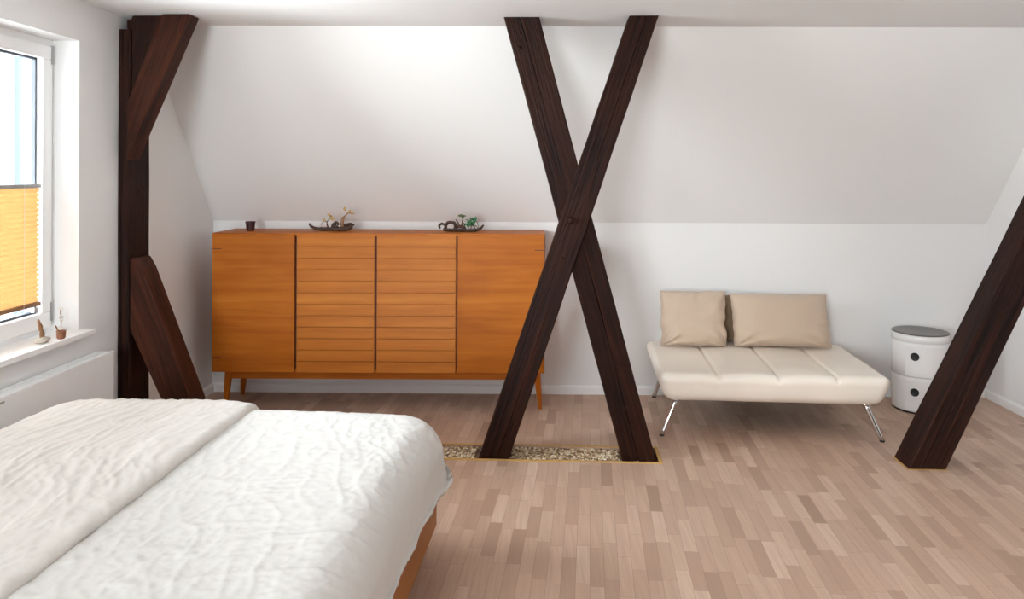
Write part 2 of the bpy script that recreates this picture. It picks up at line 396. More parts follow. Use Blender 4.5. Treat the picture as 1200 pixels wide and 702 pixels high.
# pleated blind on window_1
def blind():
    x = -2.398; y0, y1, z0, z1 = 2.525, 3.556, .890, 1.462
    r = empty('pleated_blind', (x, (y0+y1)/2, z0), 'pale orange pleated blind covering the lower half of the bright window', 'window blind')
    inv = Vector((x, (y0+y1)/2, z0))
    def sh(bm):
        bmesh.ops.translate(bm, verts=bm.verts[:], vec=-inv); return bm
    bm = bmesh.new(); n = 46; rows = []
    for i in range(n+1):
        z = z0+.012+(z1-z0-.024)*i/n; dx = .010 if i % 2 else -.008
        rows.append([bm.verts.new((x+.005+dx, y, z)) for y in (y0+.006, y1-.006)])
    for a, b in zip(rows, rows[1:]): bm.faces.new((a[0], a[1], b[1], b[0]))
    link('pleated_fabric', sh(bm), 'blind', r)
    link('top_rail', sh(B(x-.008, x+.016, y0, y1, z1-.014, z1+.004, bev=.003)), 'grey', r)
    link('bottom_rail', sh(B(x-.008, x+.016, y0, y1, z0-.004, z0+.014, bev=.003)), 'driftlight', r)
    for yy in (y0+.12, (y0+y1)/2, y1-.12):
        link('cord', sh(tube(bmesh.new(), [(x+.018, yy, z0, .0012), (x+.018, yy, z1, .0012)], 6, 1)), 'grey', r)
    for yy in (y0+.02, y1-.03):
        link('tension_clip', sh(B(x-.004, x+.014, yy-.012, yy+.012, z0-.034, z0-.012, bev=.002)), 'grey', r)
blind()
# radiator --------------------------------------------------------------
def radiator():
    y0, y1, z0, z1 = 2.1, 3.795, .11, .615; x0, x1 = WL+.012, -2.165
    r = empty('radiator', (WL, (y0+y1)/2, z0), 'white flat panel radiator mounted on the wall under the window sill', 'radiator')
    o = Vector((WL, (y0+y1)/2, z0))
    def sh(bm): bmesh.ops.translate(bm, verts=bm.verts[:], vec=-o); return bm
    link('front_panel', sh(B(x1-.012, x1, y0, y1, z0, z1, bev=.004)), 'radi', r)
    link('side_panel', sh(B(x0, x1-.012, y1-.012, y1-.001, z0+.01, z1-.004, bev=.002)), 'radi', r)
    link('side_panel', sh(B(x0, x1-.012, y0+.001, y0+.012, z0+.01, z1-.004, bev=.002)), 'radi', r)
    link('back_panel', sh(B(x0, x0+.010, y0+.012, y1-.012, z0+.01, z1-.004)), 'radi', r)
    bm = bmesh.new(); n = 90
    for i in range(n):
        yy = y0+.02+(y1-y0-.04)*i/(n-1); box(bm, x0+.010, x1-.012, yy-.0045, yy+.0045, z1-.010, z1-.004)
    box(bm, x0+.010, x0+.022, y0+.012, y1-.012, z1-.012, z1-.003); box(bm, x1-.022, x1-.012, y0+.012, y1-.012, z1-.012, z1-.003); box(bm, -2.222, -2.214, y0+.012, y1-.012, z1-.012, z1-.003)
    link('top_grille', sh(bm), 'grille', r)
    link('maker_badge', sh(B(x1, x1+.0015, 2.975, 3.012, .588, .596, bev=.0006)), 'grey', r)
    for yy in (y0+.25, y1-.25): link('wall_bracket', sh(B(WL+.001, x0+.001, yy-.02, yy+.02, z0+.1, z1-.1)), 'radi', r)
radiator()
# ------------------------------------------------------------------ timber
def beam(name, label, b, t, y0, y1, crack=.5, parent=None, z_off=0, wob=.0022, seed=1):
    """b=(x0,x1,z) t=(x0,x1,z) in the truss frame; sections are horizontal slices"""
    bc = Vector(((b[0]+b[1])/2, (y0+y1)/2, b[2])); tcn = Vector(((t[0]+t[1])/2, (y0+y1)/2, t[2]))
    ax = (tcn-bc).normalized(); ang = math.atan2(ax.x, ax.z)
    mw = TR @ Matrix.Translation(bc) @ Matrix.Rotation(ang, 4, 'Y'); inv = (Matrix.Translation(bc) @ Matrix.Rotation(ang, 4, 'Y')).inverted()
    ch = .006; n = 36; bm = bmesh.new(); rings = []
    for i in range(n+1):
        u = i/n; xa = b[0]+(t[0]-b[0])*u; xb = b[1]+(t[1]-b[1])*u; z = b[2]+(t[2]-b[2])*u; wd = xb-xa
        c = xa+wd*(crack+.10*noise.noise((u*2.2, seed*3.7, 0))); g = .0022*(1+noise.noise((u*7, seed, 5)))
        gd = .014*max(0, min(1, .55+1.3*noise.noise((u*3.1, seed*1.3, 9))))
        P = [(xa+ch, y0), (c-g, y0), (c, y0+gd+.0005), (c+g, y0), (xb-ch, y0), (xb, y0+ch), (xb, (y0+y1)/2), (xb, y1-ch), (xb-ch, y1), (xa+ch, y1), (xa, y1-ch), (xa, (y0+y1)/2), (xa, y0+ch)]
        ring = []
        for k, (x, y) in enumerate(P):
            q = Vector((x, y, z)); w_ = noise.noise_vector(Vector((x*6, y*6, z*4+seed*11)))*wob
            if i in (0, n): w_.z = 0
            w_.z = 0
            ring.append(bm.verts.new(inv @ (q+w_)))
        rings.append(ring)
    m = len(rings[0])
    for r0, r1 in zip(rings, rings[1:]):
        for k in range(m): bm.faces.new((r0[k], r0[(k+1) % m], r1[(k+1) % m], r1[k]))
    bm.faces.new(rings[0][::-1]); bm.faces.new(rings[-1])
    o = link(name, bm, 'beam'); o.matrix_world = mw
    if label: tag(o, label, 'timber beam')
    return o
def peg(parent, p, r=.012, d=.012, axis='y'):
    """round wooden peg, p in truss frame (front surface)"""
    bm = bmesh.new(); lathe(bm, [(r, -.02), (r, d*.6), (r*.75, d), (0, d*1.05)], 14)
    rot = Matrix.Rotation(math.pi/2, 4, 'X') if axis == 'y' else Matrix.Rotation(math.pi/2, 4, 'Y')
    bmesh.ops.transform(bm, matrix=rot, verts=bm.verts[:])
    o = link('peg', bm, 'beam'); o.parent = parent
    o.matrix_parent_inverse = Matrix.Identity(4)
    o.matrix_local = parent.matrix_world.inverted() @ TR @ Matrix.Translation(p)
    return o
# main X: A leans left at the top (behind), B leans right at the top (in front)
bA = beam('timber_beam', 'dark brown beam of the X leaning left to the ceiling, passing behind the other', (.456, .636, -.030), (-.196, -.006, ZC-.001), .014, .165, .47, seed=2)
bB = beam('timber_beam', 'dark brown beam of the X leaning right to the ceiling, passing in front, foot in pebbles', (-.328, -.166, -.030), (.473, .629, ZC-.001), -.012, .150, .62, seed=5)
peg(bB, (.163, -.011, 1.280), .019, .024); peg(bB, (.125, -.011, 1.075), .007, .004)
peg(bA, (-.115, .015, 2.20), .011, .006)
# post in the window wall with its braces
pst = beam('timber_post', None, (-2.267, -2.198, 0), (-2.267, -2.205, 2.293), -.065, .135, .35, seed=8)
tag(pst, 'tall dark brown vertical post against the window wall, left of the cabinet', 'timber post')
peg(pst, (-2.199, .03, 1.415), .010, .004, 'x')
def poly_brace(name, label, poly, y0, y1, along, seed, mat='beam', bev=.006):
    """prism from an outline in the truss x-z plane; along=(x0,z0,x1,z1) gives the grain direction"""
    o0 = Vector((along[0], y0, along[1])); ang = math.atan2(along[2]-along[0], along[3]-along[1])
    L = Matrix.Translation(o0) @ Matrix.Rotation(ang, 4, 'Y'); inv = L.inverted(); bm = bmesh.new()
    A = [bm.verts.new(inv @ Vector((x, y0, z))) for x, z in poly]; D = [bm.verts.new(inv @ Vector((x, y1, z))) for x, z in poly]
    bm.faces.new(A); bm.faces.new(D[::-1])
    for i in range(len(poly)): j = (i+1) % len(poly); bm.faces.new((A[i], D[i], D[j], A[j]))
    bmesh.ops.recalc_face_normals(bm, faces=bm.faces[:])
    if bev: bmesh.ops.bevel(bm, geom=bm.edges[:], offset=bev, segments=1, affect='EDGES')
    o = link(name, bm, mat); o.matrix_world = TR @ L
    if label: tag(o, label, 'timber beam')
    return o
poly_brace('timber_brace', 'short reddish brown diagonal brace from the left post up to the ceiling',
           [(-2.197, 1.585), (-2.197, 1.90), (-2.012, ZC-.001), (-1.862, ZC-.001)], -.098, .02, (-2.19, 1.7, -1.93, ZC), 3, mat='beam_warm_lit')
poly_brace('timber_brace', 'darker shaded timber filling the corner behind the upper left brace at the ceiling',
           [(-2.195, 1.905), (-2.197, 2.296), (-2.224, 2.296), (-2.224, 2.345), (-2.199, 2.347), (-2.192, ZC-.001), (-2.016, ZC-.001)], -.060, .10, (-2.2, 1.8, -2.1, ZC), 4, bev=.004)
poly_brace('timber_brace', 'lower diagonal brace running from the left post down behind the bed',
           [(-2.196, .675), (-2.196, 1.045), (-2.188, 1.065), (-2.162, 1.062), (-2.128, 1.005), (-1.737, 0), (-1.889, 0), (-2.005, .27)], -.07, .075, (-2.17, .95, -1.8, 0), 5, mat='beam_warm_lit')
# brace at the right
kk = (2.202-1.925)/.579
rb = beam('timber_beam', 'thick dark brown beam at right, slanting up out of the floor beside the white drum cabinet',
          (1.925, 2.118, 0), (1.925+kk*2.30, 2.118+(2.382-2.117)/.58*2.30, 2.30), -.040, .135, .8, seed=14)
bpy.context.view_layer.update()
if True:
    # trim its top against the right wall
    bm = bmesh.new(); bm.from_mesh(rb.data); mwi = rb.matrix_world.inverted()
    pc = mwi @ Vector((WR-.002, 4, 1)); pn = (mwi.to_3x3() @ Vector((1, 0, 0))).normalized()
    res = bmesh.ops.bisect_plane(bm, geom=bm.verts[:]+bm.edges[:]+bm.faces[:], plane_co=pc, plane_no=pn, clear_outer=True)
    ce = [g for g in res['geom_cut'] if isinstance(g, bmesh.types.BMEdge)]
    bmesh.ops.holes_fill(bm, edges=ce); bm.to_mesh(rb.data); bm.free()
def sealant():
    bm = bmesh.new(); x0, x1, y0, y1 = 1.925, 2.118, -.040, .135; g = .008
    for a in ((x0-g, x1+g, y0-g, y0+.001), (x0-g, x0+.001, y0, y1)): box(bm, *a, 0.0005, .003)
    bmesh.ops.transform(bm, matrix=rb.matrix_world.inverted() @ TR, verts=bm.verts[:])
    link('floor_sealant', bm, 'ochre', rb)
sealant()
# pebble channel -------------------------------------------------------
def channel():
    bm = bmesh.new(); x0, x1, y0, y1 = -.97, .660, -.034, .204; f = .018
    for a in ((x0, x1, y0, y0+f), (x0, x1, y1-f+.004, y1), (x1-f-.002, x1, y0+f, y1-f+.004), (x0, x0+f, y0+f, y1-f+.004)): box(bm, *a, -.004, .004, bev=.001, seg=1)
    o = link('floor_edging', bm, 'ochre'); o.matrix_world = TR
    tag(o, 'thin ochre edging strip framing the pebble channel in the parquet', 'edging')
    bm = bmesh.new(); rnd = random.Random(3); hx0, hx1, hy0, hy1 = -.945, .642, -.013, .184
    def inbeam(x, y):
        return (-.345 < x < -.15 and -.024 < y < .162) or (.435 < x < .645 and .002 < y < .177)
    for lay, zz in ((0, -.022), (1, -.008)):
        y = hy0+.007
        while y < hy1-.004:
            x = hx0+.007+rnd.random()*.01
            while x < hx1-.004:
                px, py = x+rnd.uniform(-.003, .003), y+rnd.uniform(-.003, .003)
                if not inbeam(px, py):
                    r = rnd.uniform(.006, .0095); random.seed(rnd.random())
                    px = min(max(px, hx0+r), hx1-r); py = min(max(py, hy0+r), hy1-r)
                    blob(bm, (px, py, zz+rnd.uniform(-.001, .004)), r, (rnd.uniform(.9, 1.35), rnd.uniform(.8, 1.1), rnd.uniform(.6, .85)), .35, 1,
                         Matrix.Rotation(rnd.random()*3.14, 3, 'Z'))
                x += rnd.uniform(.0125, .017)
            y += .0135
    g = link('pebbles', bm, 'pebble', smooth=True); g.matrix_world = TR
    tag(g, 'small brown and cream pebbles filling the channel under the crossed beams', 'pebbles', kind='stuff')
    random.seed(7)
channel()
# ------------------------------------------------------------------ cabinet
def cabinet():
    cx, cyf = -1.029, 4.795
    r = empty('highboard_cabinet', (cx, cyf, 0), 'long orange teak highboard cabinet with four doors on tapered legs', 'cabinet', rz=.010)
    W, D, z0, z1 = 2.134, .365, .243, 1.137; h = W/2
    bm = bmesh.new(); t = .018
    box(bm, -h, h, .0, D, z1-t, z1, bev=.002); box(bm, -h, h, .0, D, z0, z0+t, bev=.002)
    box(bm, -h, -h+t, .0, D, z0+t, z1-t); box(bm, h-t, h, 0, D, z0+t, z1-t); box(bm, -h+t, h-t, D-.010, D-.002, z0+t, z1-t)
    link('carcass', bm, 'teak', r)
    link('inner_face', B(-h+t, h-t, .010, .020, z0+t, z1-t), 'gapwood', r)
    xs = [-h+.005, -1.559-cx, -1.045-cx, -.525-cx, h-.005]; g = .0055
    for i in range(4):
        a, b = xs[i]+(g if i else 0), xs[i+1]-(g if i < 3 else 0); zb, zt = z0+.004, z1-.007
        w_ = b-a; bm = bmesh.new()
        if i in (0, 3):
            box(bm, -w_/2, w_/2, -.018, .004, zb, zt, bev=.0015, seg=1)
            d = link('door', bm, 'teak', r)
        else:
            n = 12; p = (zt-zb)/n
            box(bm, -w_/2, w_/2, -.004, .004, zb, zt)
            for k in range(n):
                lo, hi = zb+k*p, zb+(k+1)*p-.0075
                v = [bm.verts.new(q) for q in ((-w_/2+.004, -.0185, lo), (w_/2-.004, -.0185, lo), (w_/2-.004, -.0125, hi), (-w_/2+.004, -.0125, hi),
                                               (-w_/2+.004, -.0039, lo), (w_/2-.004, -.0039, lo), (w_/2-.004, -.0039, hi), (-w_/2+.004, -.0039, hi))]
                for f in ((0, 1, 2, 3), (4, 7, 6, 5), (0, 4, 5, 1), (3, 2, 6, 7), (0, 3, 7, 4), (1, 5, 6, 2)): bm.faces.new([v[q] for q in f])
            d = link('door', bm, 'teak_slat', r)
        d.location = ((a+b)/2, 0, 0)
        if i in (0, 3):
            s = -1 if i == 0 else 1; hw = w_/2
            for zz in (zt-.095, zb+.095):
                hb = B(*( (-hw-.0005, -hw+.060) if s < 0 else (hw-.060, hw+.0005)), -.0188, -.010, zz-.0026, zz+.0026)
                link('hinge', hb, 'gapwood', d)
    for (lx, ly) in ((-2.007-cx, .05), (-.010-cx, .05), (-2.007-cx, .32), (-.010-cx, .32)):
        s = -1 if lx < 0 else 1; dy = .015 if ly < .2 else -.0; bm = bmesh.new(); rings = []
        for u in (0, .25, .5, .75, 1):
            wd = .012+(.023-.012)*u**.8; z = z0*u
            ccx = s*.022*(1-u); ccy = 0+(.0 if ly < .2 else .012)*(1-u)
            rings.append([bm.verts.new((ccx+wd*math.cos(q*math.pi/8)/max(abs(math.cos(q*math.pi/8)), abs(math.sin(q*math.pi/8)))**.55, ccy+wd*math.sin(q*math.pi/8)/max(abs(math.cos(q*math.pi/8)), abs(math.sin(q*math.pi/8)))**.55, z)) for q in range(16)])
        for a_, b_ in zip(rings, rings[1:]):
            for k in range(16): bm.faces.new((a_[k], a_[(k+1) % 16], b_[(k+1) % 16], b_[k]))
        bm.faces.new(rings[0]); bm.faces.new(rings[-1])
        link('leg', bm, 'teak_leg', r, smooth=False, loc=(lx, ly, 0))
    for ly in (.035, .31):
        link('apron', B(-2.007-cx+.015, -.010-cx-.015, ly, ly+.020, .190, z0+.0005, bev=.003), 'teak', r)
    for lx in (-2.007-cx, -.010-cx):
        link('side_apron', B(lx-.010, lx+.010, .065, .305, .195, z0+.0005, bev=.003), 'teak_leg', r)
    return z1
ZTOP = cabinet()
# things on the cabinet ------------------------------------------------
def cup():
    bm = bmesh.new(); lathe(bm, [(0, 0), (.0235, 0), (.025, .002), (.0300, .050), (.0325, .052), (.033, .060), (.031, .061), (.0285, .052), (.0230, .006), (0, .005)], 32)
    o = link('plant_pot', bm, 'cup', smooth=False, loc=(-1.925, 4.97, ZTOP)); bpy.context.view_layer.update()
    tag(o, 'tiny dark red pot standing alone on the left end of the teak cabinet', 'pot')
cup()
def leafrot(): return Matrix.Rotation(random.uniform(-1, 1), 3, 'X') @ Matrix.Rotation(random.uniform(-1.4, 1.4), 3, 'Y') @ Matrix.Rotation(random.random()*6, 3, 'Z')
def sculpture_gold():
    r = empty('driftwood_sculpture', (-1.38, 4.96, ZTOP), 'carved driftwood ornament with gold blossoms on bare branches, left of the green one', 'ornament')
    # base: flat root with a curled-up left tip
    bm = bmesh.new(); tube(bm, [(-.148, 0, .052, .004), (-.140, 0, .038, .008), (-.118, 0, .021, .010), (-.07, .004, .0135, .0125), (0, 0, .0145, .0135), (.06, 0, .016, .015), (.11, -.004, .020, .017), (.140, 0, .030, .008)], 10, 5, .3)
    tube(bm, [(.03, .01, .022, .010), (.07, .012, .034, .013), (.105, .008, .040, .012), (.125, 0, .047, .010), (.150, 0, .040, .006)], 10, 5, .4)
    for v in bm.verts: v.co.y *= 1.5; v.co.z = max(v.co.z, 0)
    link('base', bm, 'drift', r, True)
    bm = bmesh.new()
    tube(bm, [(.072, 0, .022, .011), (.070, 0, .055, .012), (.074, .004, .082, .010), (.086, .002, .098, .0055), (.100, 0, .112, .0035), (.118, -.004, .122, .003), (.140, -.004, .118, .0025)], 9, 5, .35)
    tube(bm, [(.100, 0, .112, .003), (.096, 0, .135, .002), (.086, 0, .150, .0015)], 7, 4)
    tube(bm, [(.078, 0, .085, .004), (.095, .002, .088, .003), (.103, 0, .080, .002)], 7, 4)
    link('trunk', bm, 'driftlight', r, True)
    bm = bmesh.new()
    tube(bm, [(.012, 0, .020, .013), (.014, 0, .040, .014), (.030, 0, .058, .010), (.045, 0, .046, .010), (.048, 0, .024, .009)], 9, 5, .4)
    link('root_knot', bm, 'drift', r, True)
    bm = bmesh.new()
    tube(bm, [(-.020, 0, .018, .007), (-.028, 0, .038, .0045), (-.030, 0, .060, .0035), (-.018, 0, .078, .0028), (-.002, 0, .095, .002), (-.014, 0, .112, .0012)], 8, 5, .2)
    tube(bm, [(-.030, 0, .058, .003), (-.045, 0, .066, .0025), (-.064, 0, .050, .0015), (-.070, 0, .036, .001)], 7, 4)
    tube(bm, [(-.040, 0, .064, .0025), (-.050, 0, .082, .002)], 7, 4)
    link('branch', bm, 'drift', r, True)
    bm = bmesh.new()
    for c in ((-.008, 0, .100), (-.016, 0, .112), (.004, 0, .090), (.010, .004, .078), (.000, -.004, .084), (-.050, 0, .084), (-.044, 0, .070)):
        for _ in range(3): blob(bm, (c[0]+random.uniform(-.006, .006), c[1]+random.uniform(-.006, .006), c[2]+random.uniform(-.005, .005)), .0088, (1, .45, .8), .3, 1, leafrot())
    for c in ((.086, 0, .150), (.092, 0, .140), (.124, 0, .134), (.130, 0, .126), (.116, 0, .128), (.138, 0, .119), (.104, 0, .124)):
        for _ in range(3): blob(bm, (c[0]+random.uniform(-.006, .006), c[1]+random.uniform(-.006, .006), c[2]+random.uniform(-.005, .005)), .0088, (1, .45, .8), .3, 1, leafrot())
    link('blossoms', bm, 'gold', r, False)
    bm = bmesh.new(); blob(bm, (.058, -.02, .036), .008, (1, .8, .9), .1, 2)
    link('pale_bead', bm, 'pale', r, True)
sculpture_gold()
def sculpture_green():
    r = empty('driftwood_sculpture', (-.517, 4.96, ZTOP), 'dark driftwood ornament with green leaves, near the right end of the cabinet', 'ornament')
    bm = bmesh.new(); tube(bm, [(-.120, 0, .016, .010), (-.08, 0, .012, .012), (-.02, 0, .011, .011), (.04, 0, .010, .010), (.095, 0, .011, .010), (.125, 0, .022, .009), (.148, 0, .046, .005)], 10, 5, .3)
    for v in bm.verts: v.co.y *= 1.6; v.co.z = max(v.co.z, 0)
    link('base', bm, 'drift', r, True)
    bm = bmesh.new()
    tube(bm, [(-.142, 0, .020, .007), (-.146, 0, .040, .008), (-.128, 0, .052, .009), (-.108, 0, .046, .009), (-.100, 0, .024, .009)], 9, 5, .4)
    tube(bm, [(-.108, -.004, .020, .008), (-.100, -.004, .050, .010), (-.072, -.004, .064, .011), (-.042, -.004, .054, .011), (-.034, 0, .026, .010)], 9, 5, .4)
    tube(bm, [(-.05, .008, .02, .010), (-.02, .008, .034, .012), (.012, .006, .030, .011), (.03, 0, .016, .008)], 9, 5, .5)
    link('root_knot', bm, 'drift', r, True)
    bm = bmesh.new()
    tube(bm, [(-.012, 0, .025, .006), (-.020, 0, .058, .005), (-.036, 0, .080, .0035)], 8, 4, .2)
    tube(bm, [(.004, 0, .025, .006), (.006, 0, .060, .004), (.010, 0, .090, .003), (.008, 0, .108, .002)], 8, 4, .2)
    tube(bm, [(.020, 0, .020, .005), (.022, 0, .045, .0045), (.010, 0, .062, .003)], 8, 4, .2)
    for x in (.045, .062, .085, .102):
        tube(bm, [(x, random.uniform(-.008, .008), .012, .003), (x+.004, 0, .032, .0025), (.066, 0, .052, .002)], 7, 4)
    link('branch', bm, 'branch', r, True)
    bm = bmesh.new()
    for _ in range(14): blob(bm, (.010+random.uniform(-.024, .022), random.uniform(-.012, .012), .106+random.uniform(-.004, .006)), .0105, (1.2, .8, .38), .3, 1, Matrix.Rotation(random.uniform(-.4, .4), 3, 'Y'))
    blob(bm, (.010, 0, .097), .008, (1, 1, 1), .2, 2)
    link('leaf_canopy', bm, 'olive', r, False)
    bm = bmesh.new()
    for a in range(52):
        cx_, cz = random.choice([(.055, .055), (.07, .07), (.06, .045), (.075, .055), (.04, .050), (.085, .078)])
        blob(bm, (cx_+random.gauss(0, .011), random.gauss(0, .010), cz+random.gauss(0, .008)), .0115, (1.25, .35, .6), .2, 1, leafrot())
    tube(bm, [(.085, 0, .080, .004), (.092, 0, .092, .005), (.098, 0, .105, .002)], 7, 4)
    tube(bm, [(.09, 0, .078, .003), (.106, 0, .062, .0022), (.114, 0, .035, .0018), (.116, 0, .014, .0015)], 7, 4)
    tube(bm, [(.055, 0, .065, .003), (.038, 0, .080, .003), (.030, 0, .082, .0015)], 7, 4)
    link('green_leaves', bm, 'green', r, False)
sculpture_green()
# things on the window sill ---------------------------------------------
ZS = OPEN_L[0][2]+.010
def sill_things():
    r = empty('twig_figurine', (-2.262, 3.385, ZS), 'small carved stick leaning up from a pale stone on the window sill', 'figurine')
    bm = bmesh.new(); blob(bm, (0, 0, .013), .030, (.9, 1.25, .48), .3, 3)
    for v in bm.verts: v.co.z = max(v.co.z, 0)
    link('stone', bm, 'stone', r, True)
    bm = bmesh.new(); tube(bm, [(.0, .002, .020, .010), (0, .002, .040, .0105), (0, -.006, .058, .0085), (0, -.012, .078, .0095), (0, -.022, .100, .0060), (0, -.027, .112, .003)], 10, 5, .3)
    link('carved_stick', bm, 'driftlight', r, True)
    r = empty('clay_cup', (-2.232, 3.475, ZS), 'little brown clay cup with a stick handle at the front edge of the window sill', 'cup')
    bm = bmesh.new(); lathe(bm, [(0, 0), (.015, 0), (.018, .006), (.020, .034), (.0215, .038), (.018, .038), (.016, .008), (0, .006)], 24); link('bowl', bm, 'clay', r, True)
    bm = bmesh.new(); tube(bm, [(0, -.010, .012, .0035), (0, -.024, .042, .0035), (0, -.040, .068, .0030)], 8, 4); link('handle', bm, 'driftlight', r, True)
    r = empty('blossom_twig', (-2.315, 3.60, ZS), 'pale dried blossom twig standing near the right corner of the window sill', 'dried flower')
    bm = bmesh.new(); lathe(bm, [(0, 0), (.013, 0), (.016, .010), (.010, .026), (.008, .03), (0, .028)], 18); link('foot', bm, 'pale', r, True)
    bm = bmesh.new(); tube(bm, [(0, 0, .02, .0022), (0, .004, .05, .002), (0, -.004, .09, .0018), (0, 0, .118, .0014)], 7, 4); tube(bm, [(0, .004, .05, .0016), (0, .014, .072, .001)], 6, 3)
    link('stem', bm, 'driftlight', r, True)
    bm = bmesh.new()
    for c in ((0, 0, .118), (0, -.004, .105), (0, .014, .074), (0, -.004, .082), (0, .006, .060)):
        for _ in range(4): blob(bm, (c[0]+random.uniform(-.005, .005), c[1]+random.uniform(-.006, .006), c[2]+random.uniform(-.005, .005)), .0065, (1, .9, .5), .3, 1, leafrot())
    link('petals', bm, 'pale', r)
sill_things()
# ------------------------------------------------------------------ daybed
def daybed():
    rz = math.radians(-3.3); ox, oy = 1.372, 4.715
    r = empty('daybed', (ox, oy, 0), 'low cream leather daybed with chrome legs standing against the back wall', 'daybed', rz=rz)
    hx, hy = .665, .445; zb, zt = .205, .372
    seams = (-.315, .03, .355)
    def fn(p):
        x, y, z = p; t = (z+ (zt-zb)/2)/(zt-zb)                  # 0 bottom .. 1 top
        k = 1-.105*(1-t)**1.3; kx = 1-.085*(1-t)**1.2
        x, y = x*kx, y*k
        if t > .55:
            for s in seams:
                d = abs(x-s); z -= .012*math.exp(-(d/.011)**2)*min(1, (t-.55)*3)
            z += .006*math.cos(x*3.0)*math.cos(y*3); z += .006*min(1, min(abs(x-s) for s in seams)/.1)
            z += .004*noise.noise(Vector((x*5, y*5, 0)))
        if t > .9 and y > .30: z -= .0
        x += .004*noise.noise(Vector((x*4, y*4, z*9))); y += .004*noise.noise(Vector((x*4+7, y*4, z*9)))
        return Vector((x, y, z+(zb+zt)/2))
    bm = soft_box(hx, hy, (zt-zb)/2, .052, 150, 60, 14, fn)
    link('seat_cushion', bm, 'leather', r, True)
    link('base_frame', B(-.50, .50, -.27, .30, .186, .214, bev=.006), 'black', r)
    for (x, y, sx_, sy_) in ((-.545, -.345, -1, -1), (.535, -.345, 1, -1), (-.545, .345, -1, 1), (.535, .345, 1, 1)):
        fx, fy = x+sx_*(.085 if sy_ < 0 else .06), y+sy_*.03; bm = bmesh.new()
        tube(bm, [(x, y, .205, .0150), (x+(fx-x)*.5, y+(fy-y)*.5, .105, .0145), (fx, fy, .006, .0140)], 14, 3)
        tube(bm, [(x-.0*sx_, y, .212, .024), (x, y, .200, .024)], 16, 1)
        lg = link('leg', bm, 'chrome', r, True)
        bm = bmesh.new(); lathe(bm, [(.0140, 0), (.0148, .002), (.0140, .007)], 16, (fx, fy, 0)); link('foot_cap', bm, 'black', lg, True)
daybed()
def cushion(label, x, y, z, w_, h_, th, tilt, rz, mat, seed, droop=.0, sway=0):
    bm = bmesh.new(); n = 44; fr, bk = [], []
    for i in range(n+1):
        a, b = [], []
        for j in range(n+1):
            u, v = 2*i/n-1, 2*j/n-1
            # outline: corners stick out, sides pull in
            px = u*w_/2*(1-.022*(1-abs(v)**2.5)*abs(u)**3); pz = v*h_/2*(1-.025*(1-abs(u)**2.5)*abs(v)**3)
            q = max(0, 1-abs(u)**3.2)**.55*max(0, 1-abs(v)**3.2)**.55
            q *= (1.10-.22*v)                                # fuller at the bottom
            edge = max(abs(u), abs(v))**3
            wr = .010*edge*noise.noise(Vector((u*5+seed, v*5, 0)))+.008*noise.noise(Vector((u*2.2, v*2.2+seed*3, 1)))
            # pull wrinkles out of the lower corners
            cw = 0
            for sx_ in (-1, 1):
                d = math.hypot(u-sx_, v+1)
                cw += .017*math.exp(-(d/.6)**2)*math.sin(math.atan2(v+1.001, (u-sx_)*-sx_+.001)*9+seed)
            px += .014*noise.noise(Vector((v*2.6, seed, 3)))*abs(u); pz += .006*noise.noise(Vector((u*3, seed, 7)))*abs(v)
            px += sway*(v+1)/2
            t = th/2*q
            a.append(bm.verts.new((px, -t-(wr+cw)*min(1, q*3), pz))); 
            b.append(a[-1] if (i in (0, n) or j in (0, n)) else bm.verts.new((px, t, pz)))
        fr.append(a); bk.append(b)
    for i in range(n):
        for j in range(n):
            bm.faces.new((fr[i][j], fr[i+1][j], fr[i+1][j+1], fr[i][j+1]))
            q = (bk[i][j], bk[i][j+1], bk[i+1][j+1], bk[i+1][j])
            bm.faces.new(q)
    # piping seam around the edge
    loop = [fr[i][0].co.copy() for i in range(n)]+[fr[n][j].co.copy() for j in range(n)]+[fr[n-i][n].co.copy() for i in range(n)]+[fr[0][n-j].co.copy() for j in range(n)]
    o = link('cushion', bm, mat, None, True)
    bm = bmesh.new(); tube(bm, [(p.x, p.y, p.z, .0030) for p in loop[::2]]+[(loop[0].x, loop[0].y, loop[0].z, .0030)], 6, 1)
    link('seam', bm, mat, o, True)
    o.location = (x, y, z+h_/2*math.cos(tilt)); o.rotation_euler = (-tilt, 0, rz)
    tag(o, label, 'cushion')
    return o
cushion('square tan cushion leaning on the wall at the left of the daybed', 1.030, 5.005, .390, .43, .357, .15, .20, -.03, 'cushion', 1)
cushion('wide rectangular tan cushion leaning on the wall at the right of the daybed', 1.610, 4.995, .391, .630, .342, .16, .22, -.04, 'cushion', 5, sway=-.01)
cushion('shaded taupe cushion seen in the gap between the two tan cushions', 1.270, 5.130, .385, .30, .315, .055, .06, -.03, 'cushion2', 9)
